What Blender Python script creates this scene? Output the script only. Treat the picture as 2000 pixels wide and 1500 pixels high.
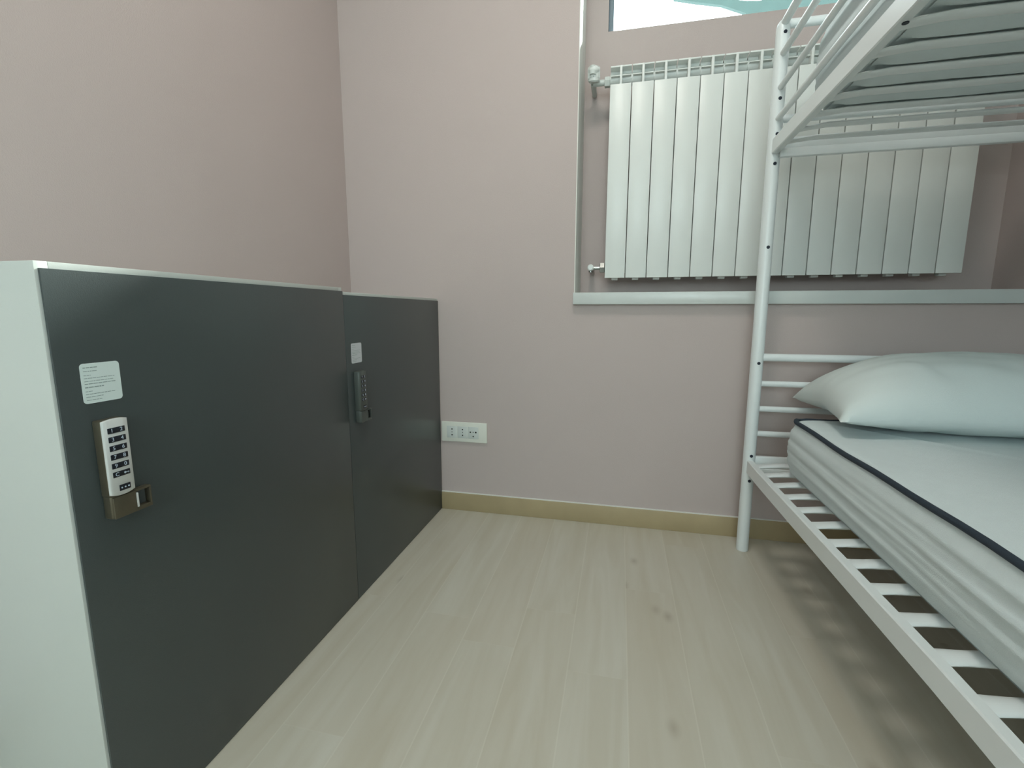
import bpy, bmesh, math, random
from mathutils import Vector, Matrix
random.seed(7)
PI = math.pi
scene = bpy.context.scene
for o in list(bpy.data.objects): bpy.data.objects.remove(o, do_unlink=True)
C = scene.collection

# ------------------------------------------------------------------ camera
YAW, PITCH, ROLL, FPX = 0.2234, 0.1512, 0.0010, 919.09
cy_, sy_ = math.cos(YAW), math.sin(YAW); cp_, sp_ = math.cos(PITCH), math.sin(PITCH)
fwd0 = Vector((-sy_, cy_, 0)); right0 = Vector((cy_, sy_, 0)); up0 = Vector((0, 0, 1))
fwd = fwd0*cp_ - up0*sp_; up2 = up0*cp_ + fwd0*sp_
r3 = right0*math.cos(ROLL) + up2*math.sin(ROLL); u3 = up2*math.cos(ROLL) - right0*math.sin(ROLL)
cam_d = bpy.data.cameras.new('camera'); cam = bpy.data.objects.new('camera', cam_d); C.objects.link(cam)
M = Matrix((r3, u3, -fwd)).transposed().to_4x4(); M.translation = Vector((0.0093, -1.8435, 0.8470))
cam.matrix_world = M
cam_d.sensor_fit = 'HORIZONTAL'; cam_d.sensor_width = 36.0; cam_d.lens = FPX/2000*36.0
cam_d.clip_start = 0.02; cam_d.clip_end = 100
scene.camera = cam

# ------------------------------------------------------------------ world, lights, exposure
w = bpy.data.worlds.new('sky'); scene.world = w; w.use_nodes = True
bg = w.node_tree.nodes['Background']; bg.inputs[0].default_value = (0.86, 0.96, 1.0, 1); bg.inputs[1].default_value = 12.0

def portal(name, loc, rot, sx, sy):
    l = bpy.data.lights.new(name, 'AREA'); l.shape = 'RECTANGLE'; l.size = sx; l.size_y = sy
    l.cycles.is_portal = True
    o = bpy.data.objects.new(name, l); C.objects.link(o); o.location = loc; o.rotation_euler = rot
    return o
portal('window_portal', (0.56, 0.47, 2.18), (-PI/2, 0, 0), 1.3, 0.48)        # shines towards -y
portal('rear_fill_portal', (.10, -5.335, 1.80), (PI/2, 0, 0), 1.9, 1.4)  # sky light through the added rear window
portal('left_fill_portal', (-1.235, -3.8, 1.55), (0, -PI/2, 0), 1.5, 1.8)  # same for the added window on the left
portal('side_fill_portal', (1.62, -3.8, 1.55), (0, PI/2, 0), 1.5, 1.8)  # same for the added window on the right
sun = bpy.data.lights.new('sun', 'SUN'); sun.energy = 14; sun.angle = math.radians(3); sun.color = (1.0, 0.98, 0.94)
so = bpy.data.objects.new('sun', sun); C.objects.link(so); so.location = (3, 4, 5)
so.rotation_euler = Vector((-0.60, -1.0, -0.68)).to_track_quat('-Z', 'Y').to_euler()
lamp = bpy.data.lights.new('fill_lamp_light', 'AREA'); lamp.shape = 'DISK'; lamp.size = 0.46  # fill light of the added ceiling lamp, out of view
lamp.energy = 13; lamp.color = (1.0, 0.95, 0.88)
lo = bpy.data.objects.new('fill_lamp_light', lamp); C.objects.link(lo); lo.location = (-0.1, -1.05, 2.60)

vs = scene.view_settings; scene.display_settings.display_device = 'sRGB'
vs.view_transform = 'Standard'; vs.look = 'None'; vs.exposure = -0.15; vs.gamma = 1.0; vs.use_curve_mapping = False

# ------------------------------------------------------------------ materials
def s2l(c):
    c = c/255.0
    return c/12.92 if c <= 0.04045 else ((c+0.055)/1.055)**2.4
def rgb(r, g, b): return (s2l(r), s2l(g), s2l(b), 1)
def mat(name, col, rough=0.5, metal=0.0, noise=0.0, nscale=20.0, bump=0.0, bscale=200.0, spec=0.5, sub=0.0):
    m = bpy.data.materials.new(name); m.use_nodes = True
    nt = m.node_tree; b = nt.nodes['Principled BSDF']
    b.inputs['Roughness'].default_value = rough; b.inputs['Metallic'].default_value = metal
    b.inputs['Specular IOR Level'].default_value = spec
    tc = nt.nodes.new('ShaderNodeTexCoord')
    n = nt.nodes.new('ShaderNodeTexNoise'); n.inputs['Scale'].default_value = nscale; n.inputs['Detail'].default_value = 4
    nt.links.new(tc.outputs['Object'], n.inputs['Vector'])
    mx = nt.nodes.new('ShaderNodeMix'); mx.data_type = 'RGBA'
    k = noise
    mx.inputs['A'].default_value = tuple(max(0, c*(1-k)) for c in col[:3])+(1,)
    mx.inputs['B'].default_value = tuple(min(1, c*(1+k)) for c in col[:3])+(1,)
    nt.links.new(n.outputs['Fac'], mx.inputs['Factor'])
    nt.links.new(mx.outputs['Result'], b.inputs['Base Color'])
    if bump > 0:
        n2 = nt.nodes.new('ShaderNodeTexNoise'); n2.inputs['Scale'].default_value = bscale; n2.inputs['Detail'].default_value = 3
        nt.links.new(tc.outputs['Object'], n2.inputs['Vector'])
        bp = nt.nodes.new('ShaderNodeBump'); bp.inputs['Strength'].default_value = bump; bp.inputs['Distance'].default_value = 0.002
        nt.links.new(n2.outputs['Fac'], bp.inputs['Height']); nt.links.new(bp.outputs['Normal'], b.inputs['Normal'])
    return m
MT = {}
MT['wall'] = mat('pink_wall_paint', rgb(191, 178, 174), 0.85, noise=0.03, nscale=3, bump=0.25, bscale=350)
MT['ceiling'] = mat('ceiling_paint', rgb(225, 222, 216), 0.9, noise=0.02)
MT['white_paint'] = mat('white_reveal_paint', rgb(225, 226, 220), 0.6, noise=0.02, bump=0.1, bscale=300)
MT['laminate'] = mat('white_laminate', rgb(188, 193, 188), 0.42, noise=0.01, bump=0.05, bscale=500)
MT['radiator'] = mat('radiator_enamel', rgb(222, 226, 222), 0.35, noise=0.01)
MT['steel'] = mat('white_powder_coated_steel', rgb(226, 232, 232), 0.32, noise=0.01, bump=0.03, bscale=600)
MT['marble'] = mat('white_marble', rgb(203, 209, 206), 0.3, noise=0.05, nscale=9)
MT['mattress'] = mat('mattress_fabric', rgb(214, 225, 226), 0.9, noise=0.03, nscale=30, bump=0.5, bscale=900, spec=0.2)
MT['pillow'] = mat('pillow_cotton', rgb(214, 224, 222), 0.9, noise=0.02, nscale=20, bump=0.4, bscale=1100, spec=0.2)
MT['piping'] = mat('navy_piping', rgb(38, 52, 64), 0.8, noise=0.1, nscale=60, bump=0.4, bscale=900)
MT['black'] = mat('black_plastic', rgb(18, 24, 34), 0.35)
MT['bolt'] = mat('dark_bolt_steel', rgb(30, 38, 50), 0.4, metal=0.3)
MT['hole'] = mat('socket_hole_black', rgb(14, 16, 16), 0.9)
MT['plastic'] = mat('socket_white_plastic', rgb(224, 226, 216), 0.4)
MT['plastic2'] = mat('socket_insert_plastic', rgb(206, 212, 208), 0.45)
MT['bronze'] = mat('bronze_metal', rgb(98, 93, 78), 0.4, metal=0.6, noise=0.1, nscale=60)
MT['silver'] = mat('silver_keypad_face', rgb(205, 208, 206), 0.4, metal=0.1)
MT['dark_lock'] = mat('dark_lock_body', rgb(82, 88, 84), 0.4, metal=0.3, noise=0.05)
MT['digit'] = mat('keypad_digit_print', rgb(190, 205, 220), 0.5)
MT['paper'] = mat('notice_sticker_paper', rgb(212, 226, 224), 0.5)
MT['paper2'] = mat('notice_sticker_paper_grey', rgb(198, 202, 206), 0.5)
MT['ink'] = mat('grey_print_ink', rgb(140, 158, 156), 0.7)
MT['chrome'] = mat('chrome_valve', rgb(170, 172, 168), 0.25, metal=0.9)
MT['frame'] = mat('window_frame_grey', rgb(112, 130, 140), 0.45)
MT['teal'] = mat('teal_awning_cloth', rgb(34, 54, 51), 0.8, noise=0.25, nscale=12)
MT['fill_lampglass'] = mat('fill_lamp_opal_glass', rgb(240, 238, 230), 0.4)

# door of the lockers: dark grey fine-grain laminate
MT['door'] = mat('dark_grey_laminate', rgb(60, 68, 68), 0.32, noise=0.06, nscale=260, bump=0.12, bscale=700, spec=0.7)

# glass
g = bpy.data.materials.new('window_glass'); g.use_nodes = True; nt = g.node_tree
for n in list(nt.nodes): nt.nodes.remove(n)
out = nt.nodes.new('ShaderNodeOutputMaterial'); tr = nt.nodes.new('ShaderNodeBsdfTransparent'); gl = nt.nodes.new('ShaderNodeBsdfGlossy')
fr = nt.nodes.new('ShaderNodeFresnel'); fr.inputs[0].default_value = 1.45; ms = nt.nodes.new('ShaderNodeMixShader')
gl.inputs['Roughness'].default_value = 0.02; tr.inputs[0].default_value = (0.93, 0.98, 0.97, 1)
nt.links.new(fr.outputs[0], ms.inputs[0]); nt.links.new(tr.outputs[0], ms.inputs[1]); nt.links.new(gl.outputs[0], ms.inputs[2]); nt.links.new(ms.outputs[0], out.inputs[0])
MT['glass'] = g

# floor: pale oak planks running away from the camera
def floor_material():
    m = bpy.data.materials.new('pale_oak_planks'); m.use_nodes = True; nt = m.node_tree; L = nt.links
    b = nt.nodes['Principled BSDF']
    N = lambda t: nt.nodes.new(t)
    def math_(op, a, bb=None, clamp=False):
        n = N('ShaderNodeMath'); n.operation = op; n.use_clamp = clamp
        for i, v in enumerate((a, bb)):
            if v is None: continue
            if isinstance(v, (int, float)): n.inputs[i].default_value = v
            else: L.new(v, n.inputs[i])
        return n.outputs[0]
    tc = N('ShaderNodeTexCoord'); sp = N('ShaderNodeSeparateXYZ'); L.new(tc.outputs['Object'], sp.inputs[0])
    x, y = sp.outputs[0], sp.outputs[1]
    xs = math_('DIVIDE', math_('ADD', x, 0.085+1.4), 0.14)
    ix = math_('FLOOR', xs); fx = math_('FRACT', xs)
    wn = N('ShaderNodeTexWhiteNoise'); wn.noise_dimensions = '1D'; L.new(ix, wn.inputs['W'])
    ys = math_('DIVIDE', math_('ADD', y, math_('MULTIPLY', wn.outputs['Value'], 1.2)), 1.2)
    iy = math_('FLOOR', ys); fy = math_('FRACT', ys)
    cell = math_('ADD', math_('MULTIPLY', ix, 7.31), math_('MULTIPLY', iy, 3.17))
    wn2 = N('ShaderNodeTexWhiteNoise'); wn2.noise_dimensions = '1D'; L.new(cell, wn2.inputs['W'])
    # grain coordinates
    cb = N('ShaderNodeCombineXYZ')
    L.new(math_('MULTIPLY', x, 22.0), cb.inputs[0]); L.new(math_('MULTIPLY', y, 2.2), cb.inputs[1]); L.new(math_('MULTIPLY', cell, 5.0), cb.inputs[2])
    gn = N('ShaderNodeTexNoise'); gn.inputs['Scale'].default_value = 1.0; gn.inputs['Detail'].default_value = 5; gn.inputs['Distortion'].default_value = 0.7
    L.new(cb.outputs[0], gn.inputs['Vector'])
    # broad tone
    bn = N('ShaderNodeTexNoise'); bn.inputs['Scale'].default_value = 2.3; bn.inputs['Detail'].default_value = 2
    L.new(tc.outputs['Object'], bn.inputs['Vector'])
    # knots
    vc = N('ShaderNodeCombineXYZ'); L.new(math_('MULTIPLY', x, 7.2), vc.inputs[0]); L.new(math_('MULTIPLY', y, 4.0), vc.inputs[1]); L.new(math_('MULTIPLY', cell, 1.7), vc.inputs[2])
    vo = N('ShaderNodeTexVoronoi'); vo.inputs['Scale'].default_value = 0.9; L.new(vc.outputs[0], vo.inputs['Vector'])
    kn = math_('SUBTRACT', 1.0, math_('MULTIPLY', vo.outputs['Distance'], 7.5), True)
    kn = math_('MULTIPLY', kn, math_('GREATER_THAN', wn2.outputs['Value'], 0.3))
    kn = math_('POWER', kn, 1.6)
    cr = N('ShaderNodeValToRGB'); e = cr.color_ramp.elements
    e[0].position = 0.28; e[0].color = rgb(194, 188, 170); e[1].position = 0.72; e[1].color = rgb(208, 205, 192)
    L.new(gn.outputs['Fac'], cr.inputs[0])
    mx1 = N('ShaderNodeMix'); mx1.data_type = 'RGBA'; mx1.blend_type = 'MIX'
    L.new(math_('MULTIPLY', wn2.outputs['Value'], 0.28), mx1.inputs['Factor']); L.new(cr.outputs[0], mx1.inputs['A']); mx1.inputs['B'].default_value = rgb(190, 176, 152)
    mx2 = N('ShaderNodeMix'); mx2.data_type = 'RGBA'
    L.new(math_('MULTIPLY', kn, 0.62), mx2.inputs['Factor']); L.new(mx1.outputs['Result'], mx2.inputs['A']); mx2.inputs['B'].default_value = rgb(120, 100, 72)
    mx3 = N('ShaderNodeMix'); mx3.data_type = 'RGBA'
    L.new(math_('MULTIPLY', bn.outputs['Fac'], 0.3), mx3.inputs['Factor']); L.new(mx2.outputs['Result'], mx3.inputs['A']); mx3.inputs['B'].default_value = rgb(200, 198, 188)
    # seams (light joint)
    s1 = math_('LESS_THAN', math_('ABSOLUTE', math_('SUBTRACT', fx, 0.5)), 0.4895)
    s2 = math_('LESS_THAN', math_('ABSOLUTE', math_('SUBTRACT', fy, 0.5)), 0.4988)
    seam = math_('MAXIMUM', math_('SUBTRACT', 1.0, s1), math_('MULTIPLY', math_('SUBTRACT', 1.0, s2), 0.35))
    mx4 = N('ShaderNodeMix'); mx4.data_type = 'RGBA'
    L.new(math_('MULTIPLY', seam, 0.24), mx4.inputs['Factor']); L.new(mx3.outputs['Result'], mx4.inputs['A']); mx4.inputs['B'].default_value = rgb(226, 224, 212)
    L.new(mx4.outputs['Result'], b.inputs['Base Color'])
    b.inputs['Roughness'].default_value = 0.42
    bp = N('ShaderNodeBump'); bp.inputs['Strength'].default_value = 0.12; bp.inputs['Distance'].default_value = 0.001
    hh = math_('ADD', gn.outputs['Fac'], math_('MULTIPLY', seam, -1.0)); L.new(hh, bp.inputs['Height']); L.new(bp.outputs['Normal'], b.inputs['Normal'])
    return m
MT['floor'] = floor_material()
MT['tile'] = mat('beige_baseboard_tile', rgb(172, 156, 122), 0.5, noise=0.12, nscale=9, bump=0.1)

# ------------------------------------------------------------------ mesh helpers
class MB:
    def __init__(s): s.bm = bmesh.new()
    def box(s, x0, y0, z0, x1, y1, z1, bev=0.0, seg=2, shear=None):
        b = bmesh.new(); r = bmesh.ops.create_cube(b, size=1)
        for v in b.verts:
            v.co = Vector(((x0+x1)/2+v.co.x*(x1-x0), (y0+y1)/2+v.co.y*(y1-y0), (z0+z1)/2+v.co.z*(z1-z0)))
        if bev > 0: bmesh.ops.bevel(b, geom=list(b.edges), offset=bev, segments=seg, affect='EDGES', profile=0.5)
        s._merge(b); return s
    def _merge(s, b):
        me = bpy.data.meshes.new('tmp'); b.to_mesh(me); b.free(); s.bm.from_mesh(me); bpy.data.meshes.remove(me)
    def rings(s, rings, caps=True, closed=True):
        vs = [[s.bm.verts.new(p) for p in r] for r in rings]
        n = len(vs[0])
        for a, b in zip(vs[:-1], vs[1:]):
            for i in range(n if closed else n-1):
                j = (i+1) % n
                s.bm.faces.new((a[i], a[j], b[j], b[i]))
        if caps:
            s.bm.faces.new(list(reversed(vs[0]))); s.bm.faces.new(vs[-1])
        return s
    def tube(s, pts, ra, rb=None, n=14, upv=None, prof=None):
        """sweep an ellipse (ra sideways, rb along the up vector) along pts; ra/rb may be lists"""
        pts = [Vector(p) for p in pts]; m = len(pts)
        if rb is None: rb = ra
        RA = ra if isinstance(ra, (list, tuple)) else [ra]*m
        RB = rb if isinstance(rb, (list, tuple)) else [rb]*m
        rings = []
        for i, p in enumerate(pts):
            t = (pts[min(i+1, m-1)]-pts[max(i-1, 0)]).normalized()
            u = Vector(upv) if upv else (Vector((0, 0, 1)) if abs(t.z) < 0.9 else Vector((0, 1, 0)))
            side = t.cross(u).normalized(); u = side.cross(t).normalized()
            rings.append([p+side*(RA[i]*math.cos(2*PI*k/n))+u*(RB[i]*math.sin(2*PI*k/n)) for k in range(n)])
        return s.rings(rings)
    def cyl(s, p, axis, r, h, n=20, bev=0.0, r2=None):
        p = Vector(p); a = Vector(axis).normalized(); r2 = r if r2 is None else r2
        u = Vector((0, 0, 1)) if abs(a.z) < 0.9 else Vector((1, 0, 0))
        e1 = a.cross(u).normalized(); e2 = a.cross(e1).normalized()
        st = [(0, r-bev), (bev, r), (h-bev, r2), (h, r2-bev)] if bev > 0 else [(0, r), (h, r2)]
        rg = [[p+a*t+e1*(q*math.cos(2*PI*k/n))-e2*(q*math.sin(2*PI*k/n)) for k in range(n)] for t, q in st]
        return s.rings(rg)
    def sphere(s, p, r, n=16, sc=(1, 1, 1)):
        b = bmesh.new(); bmesh.ops.create_uvsphere(b, u_segments=n, v_segments=n//2+2, radius=r)
        for v in b.verts: v.co = Vector((v.co.x*sc[0], v.co.y*sc[1], v.co.z*sc[2]))+Vector(p)
        s._merge(b); return s
    def quad(s, pts):
        s.bm.faces.new([s.bm.verts.new(p) for p in pts]); return s
    def build(s, name, m, parent=None, angle=35, kind=None):
        bm = s.bm; bmesh.ops.recalc_face_normals(bm, faces=bm.faces)
        for f in bm.faces: f.smooth = True
        for e in bm.edges:
            if len(e.link_faces) == 2:
                try:
                    if e.calc_face_angle() > math.radians(angle): e.smooth = False
                except Exception: pass
        me = bpy.data.meshes.new(name); bm.to_mesh(me); bm.free()
        me.materials.append(m)
        o = bpy.data.objects.new(name, me); C.objects.link(o)
        if parent is not None:
            o.parent = parent
            o.matrix_parent_inverse = wmat(parent).inverted()
        if kind: o['kind'] = kind
        return o
def wmat(o):
    m = Matrix.LocRotScale(o.location, o.rotation_euler, o.scale)
    if o.parent is not None: m = wmat(o.parent) @ o.matrix_parent_inverse @ m
    return m
def thing(name, loc, label, cat, group=None):
    o = bpy.data.objects.new(name, None); C.objects.link(o); o.location = loc; o.empty_display_size = 0.05
    o['label'] = label; o['category'] = cat
    if group: o['group'] = group
    return o
def struct(o): o['kind'] = 'structure'; return o
def copy_tree(src, parent=None, offset=Vector((0, 0, 0))):
    c = src.copy(); C.objects.link(c)
    if parent is not None:
        c.parent = parent; c.matrix_parent_inverse = src.matrix_parent_inverse.copy()
    c.location = src.location + offset
    for ch in [q for q in list(bpy.data.objects) if q.parent == src]:
        k = copy_tree(ch, c)
    return c
def text_mesh(name, txt, size, m, parent, origin, xdir, ydir, center=True, depth=0.0003):
    cu = bpy.data.curves.new('t', 'FONT'); cu.body = txt; cu.size = size; cu.extrude = depth
    if center: cu.align_x = 'CENTER'; cu.align_y = 'CENTER'
    to = bpy.data.objects.new('t', cu); C.objects.link(to)
    bpy.context.view_layer.update()
    me = bpy.data.meshes.new_from_object(to.evaluated_get(bpy.context.evaluated_depsgraph_get()))
    bpy.data.objects.remove(to, do_unlink=True); bpy.data.curves.remove(cu)
    xd, yd = Vector(xdir), Vector(ydir); zd = xd.cross(yd)
    for v in me.vertices: v.co = Vector(origin)+xd*v.co.x+yd*v.co.y+zd*v.co.z
    me.name = name; me.materials.clear(); me.materials.append(m)
    o = bpy.data.objects.new(name, me); C.objects.link(o)
    o.parent = parent; o.matrix_parent_inverse = wmat(parent).inverted()
    return o

# ------------------------------------------------------------------ room shell
XL, XR, YF, H = -1.1145, 1.50, -5.2, 2.70
NX0, NX1, NZ0, NZ1, NY = -0.166, 1.325, 0.9211, 2.48, 0.25      # niche
WX0, WX1, WZ0, WZ1 = -0.0755, 1.27, 1.950, 2.40                 # high window in the niche back
struct(MB().box(XL-.12, YF-.12, -.12, XR+.12, .50, 0).build('floor', MT['floor']))
struct(MB().box(XL-.12, YF-.12, H, XR+.12, .50, H+.12).build('ceiling', MT['ceiling']))

SY0, SY1, SZ0, SZ1 = -4.7, -2.9, 0.80, 2.30                       # unseen side windows behind the bed foot, added for fill light
wr = MB(); wr.box(XR, SY1, 0, XR+.12, .50, H); wr.box(XR, YF-.12, 0, XR+.12, SY0, H)
wr.box(XR, SY0, 0, XR+.12, SY1, SZ0); wr.box(XR, SY0, SZ1, XR+.12, SY1, H)
struct(wr.build('wall_right', MT['wall']))
wl = MB(); wl.box(XL-.12, SY1, 0, XL, .50, H); wl.box(XL-.12, YF-.12, 0, XL, SY0, H)
wl.box(XL-.12, SY0, 0, XL, SY1, SZ0); wl.box(XL-.12, SY0, SZ1, XL, SY1, H)
struct(wl.build('wall_left', MT['wall']))
wb = MB()
wb.box(XL, 0, 0, NX0, NY, H)
wb.box(NX1, 0, 0, XR, NY, H)
wb.box(NX0, 0, 0, NX1, NY, NZ0-.044)
wb.box(NX0, 0, NZ1, NX1, NY, H)
wb.box(XL, NY, 0, WX0, .46, H); wb.box(WX1, NY, 0, XR, .46, H)
wb.box(WX0, NY, 0, WX1, .46, WZ0); wb.box(WX0, NY, WZ1, WX1, .46, H)
struct(wb.build('wall_back', MT['wall']))
RX0, RX1, RZ0, RZ1 = -0.85, 1.05, 1.10, 2.5  # opening for the added rear fill window
wf = MB()
wf.box(XL, YF-.12, 0, RX0, YF, H); wf.box(RX1, YF-.12, 0, XR, YF, H)
wf.box(RX0, YF-.12, 0, RX1, YF, RZ0); wf.box(RX0, YF-.12, RZ1, RX1, YF, H)
struct(wf.build('wall_front', MT['wall']))
def window(name, x0, x1, z0, z1, y, t, fr, mull=None):
    root = bpy.data.objects.new(name, None); C.objects.link(root); root.location = ((x0+x1)/2, y, z0); root['kind'] = 'structure'
    f = MB()
    f.box(x0, y, z0, x0+fr, y+t, z1, .002); f.box(x1-fr, y, z0, x1, y+t, z1, .002)
    f.box(x0+fr, y, z1-fr, x1-fr, y+t, z1, .002); f.box(x0+fr, y, z0, x1-fr, y+t, z0+fr, .002)
    if mull: f.box(mull-fr/2, y, z0+fr, mull+fr/2, y+t, z1-fr, .002)
    f.build('window_frame', MT['frame'], root)
    MB().box(x0+fr, y+t*.4, z0+fr, x1-fr, y+t*.4+.006, z1-fr).build('window_pane', MT['glass'], root)
    return root
window('window_1', WX0, WX1, WZ0-.018, WZ1, .272, .05, .020)
def fill_side_window(name, x, t):
    r = bpy.data.objects.new(name, None); C.objects.link(r); r.location = (x, (SY0+SY1)/2, SZ0); r['kind'] = 'structure'
    f = MB()
    for ya, yb, za, zb in ((SY0, SY0+.045, SZ0, SZ1), (SY1-.045, SY1, SZ0, SZ1), (SY0+.045, SY1-.045, SZ0, SZ0+.045), (SY0+.045, SY1-.045, SZ1-.045, SZ1), (-3.822, -3.778, SZ0+.045, SZ1-.045)):
        f.box(x-t/2, ya, za, x+t/2, yb, zb, .002)
    f.build('window_frame', MT['frame'], r)
    MB().box(x-.003, SY0+.045, SZ0+.045, x+.003, SY1-.045, SZ1-.045).build('window_pane', MT['glass'], r)
window('fill_window_4', RX0, RX1, RZ0, RZ1, YF-.10, .05, .045, .15)  # unseen rear window, added to let in fill light
fill_side_window('fill_window_2', XL-.06, .05)  # unseen left window, added to brighten the room
fill_side_window('fill_window_3', XR+.06, .05)  # unseen right window, added to brighten the room
# white marble ledge under the niche
struct(MB().box(-0.1675, -.025, .8767, XR, NY, NZ0, .002).build('trim_1', MT['marble']))
struct(MB().box(NX0, .0005, NZ0, NX0+.003, NY, NZ1).build('trim_3', MT['white_paint']))
# baseboards (tile)
bb = MB().box(-.72, -.010, 0, XR, 0, .0775, .0015)
struct(bb.build('baseboard_back', MT['tile']))
struct(MB().box(-.72, -.0085, .0775, XR, 0, .0800).build('trim_2', MT['white_paint']))
struct(MB().box(XR-.010, YF, 0, XR, -.010, .079, .0015).build('baseboard_right', MT['tile']))
struct(MB().box(XL, YF, 0, XL+.010, -1.40, .079, .0015).build('baseboard_left', MT['tile']))
struct(MB().box(XL+.01, YF, 0, XR-.01, YF+.010, .079, .0015).build('baseboard_front', MT['tile']))

# teal awning beyond the high window
aw = thing('awning', (1.2, 1.9, 2.9), 'teal cloth awning seen outside through the high window', 'awning')
a = MB()
a.rings([[Vector((x, 2.0, zt)), Vector((x, 2.03, zt)), Vector((x, 2.03, zb)), Vector((x, 2.0, zb))] for x, zt, zb in
         [(0.30, 3.06, 3.03), (0.45, 3.035, 2.99), (0.62, 2.995, 2.95), (0.78, 2.955, 2.88), (0.875, 2.945, 2.60), (0.88, 2.965, 2.55), (1.35, 2.965, 2.55)]])
a.build('awning_valance', MT['teal'], aw)
MB().tube([(0.87, 2.015, 2.965), (1.37, 2.015, 2.965)], .02).build('awning_rod', MT['steel'], aw)

# ------------------------------------------------------------------ ceiling lamp (unseen, added as fill light from above)
cl = thing('fill_ceiling_lamp', (-0.1, -1.05, H), 'round opal ceiling lamp added out of view as fill light', 'lamp')
MB().cyl((-.1, -1.05, H-.03), (0, 0, 1), .25, .03, 40, .004).build('fill_lamp_base', MT['plastic'], cl)
ld = MB(); ld.cyl((-.1, -1.05, H-.075), (0, 0, 1), .235, .045, 40, .015)
ld.build('fill_lamp_shade', MT['fill_lampglass'], cl)

# ------------------------------------------------------------------ radiator
rad = thing('radiator', (0.54, .18, .9818), 'wide white aluminium radiator hanging in the niche below the high window', 'radiator')
RX, RB_, RT, RY = -0.0577, 0.9818, 1.758, 0.10
def section(i):
    x0 = RX+.08*i; g = .0014; x1 = x0+.08-g; x0 = x0+g; xc = (x0+x1)/2
    m = MB()
    m.box(x0, RY, RB_, x1, RY+.006, 1.690, .0016)                       # front plate
    m.box(x0, RY+.006, RB_+.004, x0+.004, RY+.020, 1.69); m.box(x1-.004, RY+.006, RB_+.004, x1, RY+.020, 1.69)
    m.box(xc-.0045, RY+.0015, 1.680, xc+.0045, RY+.05, RT-.004, .001)     # rib between the air outlets
    m.box(x0, RY+.036, 1.66, x1, RY+.040, RT-.006)                      # recessed back of the outlets
    m.box(x0+.002, RY+.010, 1.7215, x1-.002, RY+.037, 1.7245)            # small fin
    m.box(x0, RY+.002, RT-.010, x1, RY+.085, RT-.004, .0015)             # top cap
    m.box(xc-.003, RY+.006, RB_+.02, xc+.003, RY+.085, RT-.008)          # web
    m.box(x0+.004, RY+.079, RB_+.02, x1-.004, RY+.085, RT-.012)          # rear plate
    m.cyl((xc, RY+.045, RB_+.03), (0, 0, 1), .013, .72, 14)              # water column
    m.cyl((x0-.001, RY+.045, 1.720), (1, 0, 0), .021, .0795, 18); m.cyl((x0-.001, RY+.045, 1.025), (1, 0, 0), .021, .0795, 18)
    m.box(xc-.012, RY+.03, RB_-.0065, xc+.012, RY+.055, RB_+.03, .002)   # foot of the casting
    return m.build('radiator_section', MT['radiator'], rad)
for i in range(15): section(i)
v = MB(); v.cyl((-.122, .145, 1.718), (1, 0, 0), .011, .066, 16); v.cyl((-.079, .145, 1.718), (1, 0, 0), .019, .021, 6, .002)
v.cyl((-.122, .145, 1.718), (0, 1, 0), .010, .100, 14)
v.cyl((-.122, .10, 1.730), (0, .001, 1), .012, .03, 16)
tv = v.build('thermostatic_valve', MT['plastic2'], rad)
tv['label'] = 'upper valve with a round white thermostat head'
h = MB(); h.sphere((-.119, .108, 1.748), .021, 20, (1, 1, .8))
h.cyl((-.119, .125, 1.713), (0, -.25, 1), .0215, .052, 24, .005)
for k in range(16):
    t = 2*PI*k/16; h.cyl((-.119+.0213*math.cos(t), .122+.0213*math.sin(t), 1.724), (0, -.25, 1), .0022, .036, 6)
h.build('thermostat_head', MT['radiator'], tv)
v = MB(); v.cyl((-.114, .145, 1.025), (1, 0, 0), .008, .052, 14); v.cyl((-.078, .145, 1.025), (1, 0, 0), .0215, .020, 6, .002)
v.cyl((-.114, .145, 1.025), (0, 1, 0), .010, .100, 14); v.cyl((-.114, .145, 1.008), (0, 0, 1), .008, .02, 12)
lv = v.build('lockshield_valve', MT['chrome'], rad)
MB().cyl((-.114, .150, 1.0262), (0, -1, 0), .0128, .026, 20, .004).build('valve_cap', MT['radiator'], lv)

# ------------------------------------------------------------------ wall socket
sk = thing('wall_socket', (-.6155, 0, .348), 'white triple wall socket low on the pink wall beside the far dark locker', 'socket')
plate = MB().box(-.7155, -.009, .3045, -.5148, 0, .3905, .0035, 3)
plate.build('cover_plate', MT['plastic'], sk)
def holes(cx, cz, pts, r=.0024):
    m = MB()
    for dx, dz, rx in pts: m.cyl((cx+dx, -.0112, cz+dz), (0, 1, 0), r*rx, .0008, 12)
    return m
for cx, kind in ((-.667, 0), (-.6205, 1), (-.5735, 2)):
    ins = MB().box(cx-.0225, -.0108, .3215, cx+.0225, -.008, .3725, .0012).build('socket_module', MT['plastic2'], sk)
    if kind < 2: hm = holes(cx, .347, [(0, .0125, 1.2), (0, 0, .8), (0, -.0125, 1.2)])
    else:
        hm = holes(cx, .350, [(-.0125, 0, 1.35), (0, 0, .9), (.0115, 0, 1.5), (0, -.018, 1.1)])
    hm.build('socket_holes', MT['hole'], ins)

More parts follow.
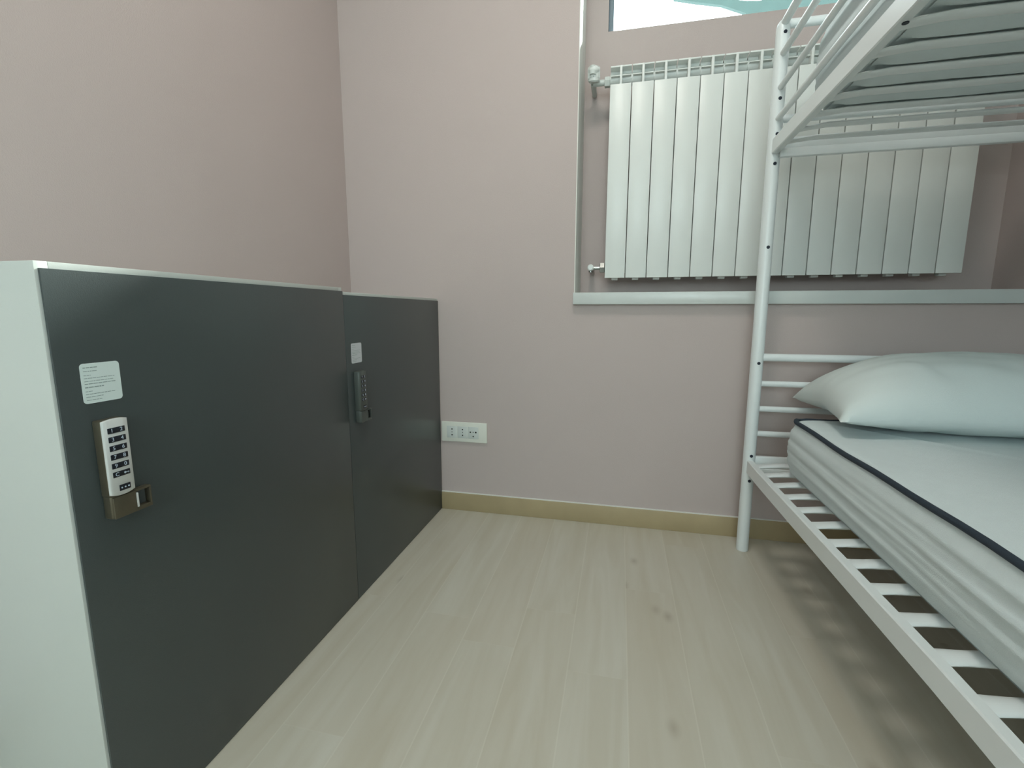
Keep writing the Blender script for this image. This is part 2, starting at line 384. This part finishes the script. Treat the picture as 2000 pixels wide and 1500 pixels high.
# ------------------------------------------------------------------ lockers
LX = -0.7204
def locker(name, y0, y1, top, door_top, label):
    r = thing(name, ((XL+LX)/2, (y0+y1)/2, 0), label, 'locker', None)
    t = .016; xf = LX-.0035
    MB().box(XL+.001, y0, 0, xf, y0+t, top, .0008).build('side_panel', MT['laminate'], r)
    MB().box(XL+.001, y1-t, 0, xf, y1, top, .0008).build('side_panel', MT['laminate'], r)
    MB().box(XL+.001, y0+t, top-t, xf, y1-t, top, .0008).build('top_panel', MT['laminate'], r)
    MB().box(XL+.001, y0+t, .004, XL+.007, y1-t, top-t).build('back_panel', MT['laminate'], r)
    MB().box(XL+.007, y0+t, .003, xf-.02, y1-t, .003+t).build('base_panel', MT['laminate'], r)
    dd = MB(); dd.box(xf, y0+(.004 if y0 < -1 else .0002), .0015, LX, y1-.0002, door_top, .0006)
    dd.build('door', MT['door'], r)
    return r
lkA = locker('locker', -1.3775, -.6882, .9122, .9030, 'near dark grey locker with a white side and a silver keypad lock')
lkB = locker('locker', -.6870, -.0035, .9015, .8932, 'far dark grey locker with a black keypad lock, in the room corner')

def notice(parent, ya, yb, za, zb, mt, seed):
    rnd = random.Random(seed)
    n = 6; rad_ = .005; pts = []
    for cx, cz, a0 in ((yb-rad_, zb-rad_, 0), (ya+rad_, zb-rad_, 90), (ya+rad_, za+rad_, 180), (yb-rad_, za+rad_, 270)):
        for k in range(n+1):
            t = math.radians(a0+90*k/n); pts.append((cx+rad_*math.cos(t), cz+rad_*math.sin(t)))
    m = MB(); m.rings([[Vector((LX, p[0], p[1])) for p in pts], [Vector((LX+.0005, p[0], p[1])) for p in pts]])
    s = m.build('notice_sticker', mt, parent)
    s['label'] = 'white sticker with small printed lines'
    L = MB(); H_ = zb-za; W_ = yb-ya
    rows = [(0.07, 0.42, 1.3), (.16, .42, .9), (.26, .2, .8), (.335, .9, .8), (.41, .85, .8), (.475, .95, 1.1), (.56, .55, 1.5), (.66, .2, .8), (.73, .9, .9), (.80, .5, .8), (.88, .45, .8)]
    for (f, wid, th) in rows:
        z = zb-H_*f-.002; x = ya+.004; end = ya+.004+(W_-.008)*wid
        while x < end-.001:
            ln = min(rnd.uniform(.002, .0065), end-x)
            L.box(LX+.0004, x, z-.0005*th, LX+.0007, x+ln, z+.0005*th)
            x += ln+.0009
    L.build('printed_text', MT['ink'], s)
    return s
notice(lkA, -1.3440, -1.2905, .7182, .7752, MT['paper'], 3)
notice(lkB, -.6620, -.6078, .7038, .7602, MT['paper2'], 5)

def lock(parent, dy, dz, body_m, face_m, key_m, dig_m, lab):
    y0, y1, z0, z1 = -1.3386+dy, -1.3036+dy, .5450+dz, .6935+dz
    xf = -.7000
    b = MB(); b.box(LX, y0, .5790+dz, xf-.003, y1, z1, .003, 3)
    b.box(LX, y0+.001, z0, xf-.004, y1, .582+dz, .003, 3)
    body = b.build('keypad_lock', body_m, parent); body['label'] = lab
    f = MB()   # arched face plate
    n = 10; prof = []
    za, zb = .5790+dz, z1+.0005
    N = 8
    ring1 = []
    for k in range(N+1):
        y = y0+(y1-y0)*k/N; bow = .0022*(1-((k/N-.5)*2)**2)
        ring1.append((y, bow))
    out = [(y, za+.004-1.6*bw) for y, bw in ring1] + [(y, zb-.002+bw) for y, bw in reversed(ring1)]
    f.rings([[Vector((xf-.004, p[0], p[1])) for p in out], [Vector((xf-.0008, p[0], p[1])) for p in out],
             [Vector((xf, (p[0]-(y0+y1)/2)*.96+(y0+y1)/2, (p[1]-(za+zb)/2)*.985+(za+zb)/2)) for p in out]])
    f.build('keypad_face', face_m, body, 50)
    keys = [('1', '2'), ('3', '4'), ('5', '6'), ('7', '8'), ('9', '0'), ('C', 'key')]
    yc = (y0+y1)/2
    for i, (ka, kb) in enumerate(keys):
        zc = .6775+dz-.0131*i
        km = MB().box(xf-.0002, yc-.0122, zc-.0041, xf+.0010, yc+.0122, zc+.0041, .0006)
        kbutton = km.build('key_row', key_m, body)
        for s, ch in ((-1, ka), (1, kb)):
            oy = yc+s*.0066
            if ch == 'key':
                q = MB(); q.cyl((xf+.0009, oy-.002, zc), (1, 0, 0), .0016, .0004, 12); q.box(xf+.0009, oy-.001, zc-.0005, xf+.0013, oy+.0038, zc+.0005)
                q.box(xf+.0009, oy+.0025, zc-.0016, xf+.0013, oy+.0034, zc)
                q.build('key_symbol', dig_m, body)
            else:
                text_mesh('key_digit', ch, .0078, dig_m, body, (xf+.0011, oy, zc), (0, 1, 0), (0, 0, 1))
    zc = .5905+dz
    MB().box(xf-.0002, yc-.0055, zc-.0045, xf+.0009, yc+.0105, zc+.0045, .0005).build('indicator_window', key_m, body)
    q = MB()
    for k in range(3): q.cyl((xf+.0008, yc-.0025+.005*k, zc), (1, 0, 0), .0012, .0005, 10)
    q.build('indicator_lights', dig_m, body)
    # pull handle: loop that sticks out to the right below the keypad
    hb = MB(); ya, yb = y0+.003, -1.2785+dy; za, zb = .5450+dz, .5790+dz; xa, xb = xf-.013, xf-.002
    ox0, ox1, oz0, oz1 = y1+.0015, yb-.0025, za+.006, zb-.0035
    hb.box(xa, ya, za, xb, ox0, zb-.001, .0012)
    hb.box(xa, ox0-.001, zb-.0035, xb, yb, zb, .0008); hb.box(xa, ox0-.001, za, xb, yb, oz0, .0008)
    hb.box(xa, ox1, oz0-.001, xb, yb, zb-.002, .0008)
    hb.build('pull_handle', body_m, body)
    MB().box(xa+.001, ox0, oz0, xb+.0005, ox0+.0028, oz1-.002, .0006).build('handle_liner', face_m, body)
    return body
lock(lkA, 0, 0, MT['bronze'], MT['silver'], MT['black'], MT['digit'], 'silver keypad lock on a bronze body')
lock(lkB, .6815, -.0125, MT['dark_lock'], MT['dark_lock'], MT['black'], MT['digit'], 'black keypad lock')

# ------------------------------------------------------------------ bunk bed
PX, PY = .4679, -.1055
bed = thing('bunk_bed', (.93, -1.08, 0), 'white metal bunk bed with slatted bases on the right of the room', 'bed')
PX2, PY2 = 1.395, -2.06
DZ = 1.047
def post(x, y, bolts):
    m = MB(); zs = [0, .001, 1.700, 1.712, 1.722, 1.730, 1.735]; rr = [.0185, .0200, .0200, .0192, .0165, .011, .004]
    m.rings([[Vector((x+r*math.cos(2*PI*k/28), y+r*math.sin(2*PI*k/28), z)) for k in range(28)] for z, r in zip(zs, rr)])
    p = m.build('post', MT['steel'], bed)
    if bolts:
        sgn = -1 if y > -1 else 1
        for z in (.2649, .3551, .6781, 1.0563, 1.3122, 1.3999, 1.5034, 1.691):
            q = MB(); q.cyl((x+.0015, y+sgn*.0165, z), (0, sgn, 0), .0052, .0052, 16, .0008); q.build('bolt', MT['bolt'], p)
    return p
post(PX, PY, True); post(PX2, PY, False); post(PX+.012, PY2, True); post(PX2, PY2, False)
def hbar(y, z, th, r=None, x0=PX, x1=PX2):
    MB().tube([(x0+.012, y, z), (x1-.012, y, z)], th*.42, th/2, 16, (0, 0, 1)).build('end_rail', MT['steel'], bed)
for y in (PY, PY2):
    for z, th in ((.697, .026), (.6072, .0200), (.5196, .0200), (.4323, .0200), (1.7205, .026), (1.449, .024)): hbar(y, z, th)
    s = 1 if y == PY else -1
    for z in (.3345, .3275+DZ):
        MB().box(PX+.012, y-.009, z-.0178, PX2-.012, y+.009, z+.0178, .004, 3).build('end_rail', MT['steel'], bed)
    MB().box(PX+.012, y-s*.030, 1.3285, PX2-.012, y-s*.012, 1.3545, .003).build('base_end_bar', MT['steel'], bed)
    MB().box(PX+.012, y-s*.030, .2935, PX2-.012, y-s*.012, .3145, .003).build('base_end_bar', MT['steel'], bed)
def shx(y, low): return .020*min(1.0, max(0.0, (-y-.25)/.85)) if low else 0.0
def side_rail(xc, zb, low, s=1):
    hw, hh, c = .0105, .046, .0025
    rings = []
    for y in (PY-.0175, -.25, -.4, -.6, -.8, -1.1, -1.5, PY2+.0175):
        dx = shx(y, low)
        P = [(-hw+c, 0), (hw-c, 0), (hw, c), (hw, hh-c), (hw-c, hh), (-hw+c, hh), (-hw, hh-c), (-hw, c)]
        rings.append([Vector((xc+dx+a, y, zb+b)) for a, b in P])
    return MB().rings(rings).build('side_rail', MT['steel'], bed, 30)
side_rail(PX+.0005, .2925, True); side_rail(PX2, .2925, False)
sr = side_rail(PX+.0005, 1.3415, False); side_rail(PX2, 1.3415, False)
MB().cyl((PX+.004, -.8195, 1.3418), (0, 0, -1), .0055, .002, 14, .0004).build('rail_bolt', MT['bolt'], sr)
def slat(y, zt, low):
    """pressed steel slat: narrow welded ends, wide oval body, slight upward bow"""
    xa = PX+.0105+shx(y, low)-.008; xb = PX2-.004
    pts = []; ra = []; rb = []
    K = 16
    for k in range(K+1):
        t = k/K
        # denser near the ends
        tt = .5-.5*math.cos(PI*t)
        x = xa+(xb-xa)*tt; d = min(x-xa, xb-x)
        e = min(1, d/.075); e = e*e*(3-2*e)
        f = max(0, 1-d/.022)
        pts.append((x, y, zt-.0155+.0075*e)); ra.append((.0168 if low else .0155)+.006*f*f); rb.append(.0046+(.0034 if low else .0010)*e)
    return MB().tube(pts, ra, rb, 16, (0, 0, 1)).build('slat', MT['steel'], bed)
y = -.172; 
while y > PY2+.06: slat(y, .349, True); y -= .0905
y = -.205
while y > PY2+.06: slat(y, 1.3650, False); y -= .0985
# guard rails along the upper bunk
for z, r in ((1.722, .0115), (1.632, .0095), (1.535, .0085), (1.445, .0085)):
    MB().tube([(PX+.001, PY-.014, z), (PX+.001, PY2+.014, z)], r, r, 16, (0, 0, 1)).build('guard_rail', MT['steel'], bed)
    MB().tube([(PX2, PY-.014, z), (PX2, PY2+.014, z)], r, r, 16, (0, 0, 1)).build('guard_rail', MT['steel'], bed)

# ------------------------------------------------------------------ mattresses
def rrect(x0, x1, y0, y1, r, off, n=8, m=26):
    """rounded rectangle, ccw, offset inward by off"""
    x0 += off; x1 -= off; y0 += off; y1 -= off; r = max(.004, r-off*.6)
    P = []
    def side(a, b):
        for k in range(m): t = k/m; P.append((a[0]+(b[0]-a[0])*t, a[1]+(b[1]-a[1])*t))
    def arc(cx, cy, a0):
        for k in range(n): t = math.radians(a0+90*k/n); P.append((cx+r*math.cos(t), cy+r*math.sin(t)))
    side((x0+r, y0), (x1-r, y0)); arc(x1-r, y0+r, -90); side((x1, y0+r), (x1, y1-r)); arc(x1-r, y1-r, 0)
    side((x1-r, y1), (x0+r, y1)); arc(x0+r, y1-r, 90); side((x0, y1-r), (x0, y0+r)); arc(x0+r, y0+r, 180)
    return P
def mattress(name, x0, x1, y0, y1, z0, z1, label, slat_ys=None):
    root = thing(name, ((x0+x1)/2, (y0+y1)/2, z0), label, 'mattress')
    r = .055; rnd = random.Random(11)
    ph = [rnd.uniform(0, 6) for _ in range(8)]
    m = MB(); rings = []
    h = z1-z0
    def wob(i, z): return .0022*math.sin(i*.55+ph[0]+z*30)+.0015*math.sin(i*1.31+ph[1])+.0012*math.sin(i*.21+ph[2]+z*60)
    # underside rings (inner to outer)
    for off in (.20, .12, .06, .025, .010):
        rings.append([Vector((p[0], p[1], z0+ (.0 if off > .03 else .004+.25*(.025-off)*0))) for p in rrect(x0, x1, y0, y1, r, off)])
    nz = 34
    for k in range(nz+1):
        t = k/nz
        bulge = .017*math.sin(PI*t)**.6 if 0 < t < 1 else 0
        pleat = .0013*math.sin(t*2*PI*4.0+.6)
        edge = .012*(max(0, .12-t)/.12)**2
        off = .006-bulge-pleat+edge
        rings.append([Vector((p[0], p[1], z0+.004+(h-.008)*t+wob(i, t)*.2)) for i, p in enumerate(rrect(x0, x1, y0, y1, r, off+0))])
        rr = rings[-1]
        for i, vv in enumerate(rr):
            wv = wob(i, t)*math.sin(PI*t)
            c = Vector(((x0+x1)/2, (y0+y1)/2, vv.z)); d = (vv-c).normalized(); vv += d*wv
    for off, dz in ((.012, .001), (.022, .0035), (.05, .005), (.10, .005), (.2, .006), (.38, .007)):
        rings.append([Vector((p[0], p[1], z1+dz+.0015*math.sin(i*.37+off*40))) for i, p in enumerate(rrect(x0, x1, y0, y1, r, off))])
    m.rings(rings)
    cov = m.build('mattress_cover', MT['mattress'], root, 70)
    # piping along the upper and lower edges
    for zz, nm in ((z1-.002, 'piping'),):
        pts = [Vector((p[0], p[1], zz+wob(i, 0)*.8)) for i, p in enumerate(rrect(x0, x1, y0, y1, r, .003))]
        n = 10; rr = []
        K = len(pts)
        for i in range(K+1):
            p = pts[i % K]; t = (pts[(i+1) % K]-pts[(i-1) % K]).normalized(); s = t.cross(Vector((0, 0, 1))).normalized(); u = s.cross(t)
            rad_ = .0062 if zz > z0+.05 else .0035
            rr.append([p+s*(rad_*math.cos(2*PI*k/n))+u*(rad_*math.sin(2*PI*k/n)) for k in range(n)])
        q = MB(); q.rings(rr, caps=False); q.build(nm, MT['piping'] if zz > z0+.05 else MT['mattress'], root, 80)
    return root
mattress('mattress', .532, 1.365, -2.02, -.262, .350, .522, 'pale grey mattress with dark blue piping on the lower bunk')
um = mattress('mattress', .492, 1.365, -2.02, -.338, 1.3670, 1.572, 'pale mattress seen from below on the upper bunk')

# the upper mattress sags a little between the slats
sg = MB(); nx, ny = 60, 340; XA, XB, YA, YB = .512, 1.350, -1.99, -.362
gr = []
for i in range(nx+1):
    row = []
    for j in range(ny+1):
        x = XA+(XB-XA)*i/nx; y = YB+(YA-YB)*j/ny
        f = ((-y-.205)/.0985) % 1.0
        a = max(0.0, 1-((f-.5)/.40)**4)
        e = min(1, (x-XA)/.035, (XB-x)/.035, (y-YA)/.03, (YB-y)/.02); e = max(0, e); e = e*e*(3-2*e)
        row.append(sg.bm.verts.new((x, y, 1.3680-.0120*a*e*(.9+.1*math.sin(x*23+y*9)))))
    gr.append(row)
for i in range(nx):
    for j in range(ny): sg.bm.faces.new((gr[i][j], gr[i+1][j], gr[i+1][j+1], gr[i][j+1]))
sg.build('mattress_underside', MT['mattress'], um, 80)

# ------------------------------------------------------------------ pillow
def pillow(cx, cy, cz, W, D, T, rz, tilt, label):
    root = thing('pillow', (cx, cy, .529), label, 'pillow')
    nu, nv = 72, 48; m = MB()
    R = Matrix.Rotation(rz, 4, 'Z') @ Matrix.Rotation(tilt, 4, 'X')
    grid = {}
    for side in (1, -1):
        for i in range(nu+1):
            for j in range(nv+1):
                u = -1+2*i/nu; v = -1+2*j/nv
                edge = i in (0, nu) or j in (0, nv)
                if edge and side == -1: grid[(side, i, j)] = grid[(1, i, j)]; continue
                pin = 1-.045*(1-v*v); pin2 = 1-.09*(1-u*u)
                x = W/2*u*pin; y = D/2*v*pin2
                th = T*((1-abs(u)**2.7)**.52)*((1-abs(v)**2.6)**.52)
                wr = .0022*math.sin(9*u+5*v)*math.sin(7*v-3*u)+.0013*math.sin(17*u+2.0+6*v)*(1-u*u)+.0008*math.sin(23*v+11*u)
                wr += .005*math.exp(-((u+.66+.3*v)**2/.003+(v+.62)**2/.03))-.004*math.exp(-((u+.58+.3*v)**2/.005+(v+.66)**2/.04))
                z = side*(th+wr*min(1, th/.03))
                if side < 0: z *= .43
                z += -(.020*max(0, -v)+.030*max(0, v))*abs(u)**3
                p = R @ Vector((x, y, z))
                grid[(side, i, j)] = m.bm.verts.new((cx+p.x, cy+p.y, max(cz+p.z, .5285)))
    for side in (1, -1):
        for i in range(nu):
            for j in range(nv):
                q = [grid[(side, a, b)] for a, b in ((i, j), (i+1, j), (i+1, j+1), (i, j+1))]
                if side < 0: q.reverse()
                try: m.bm.faces.new(q)
                except ValueError: pass
    m.build('pillowcase', MT['pillow'], root, 80)
    return root
pillow(.958, -.320, .590, .76, .43, .149, math.radians(-3), 0.0, 'plump white pillow lying at the head of the lower bunk')
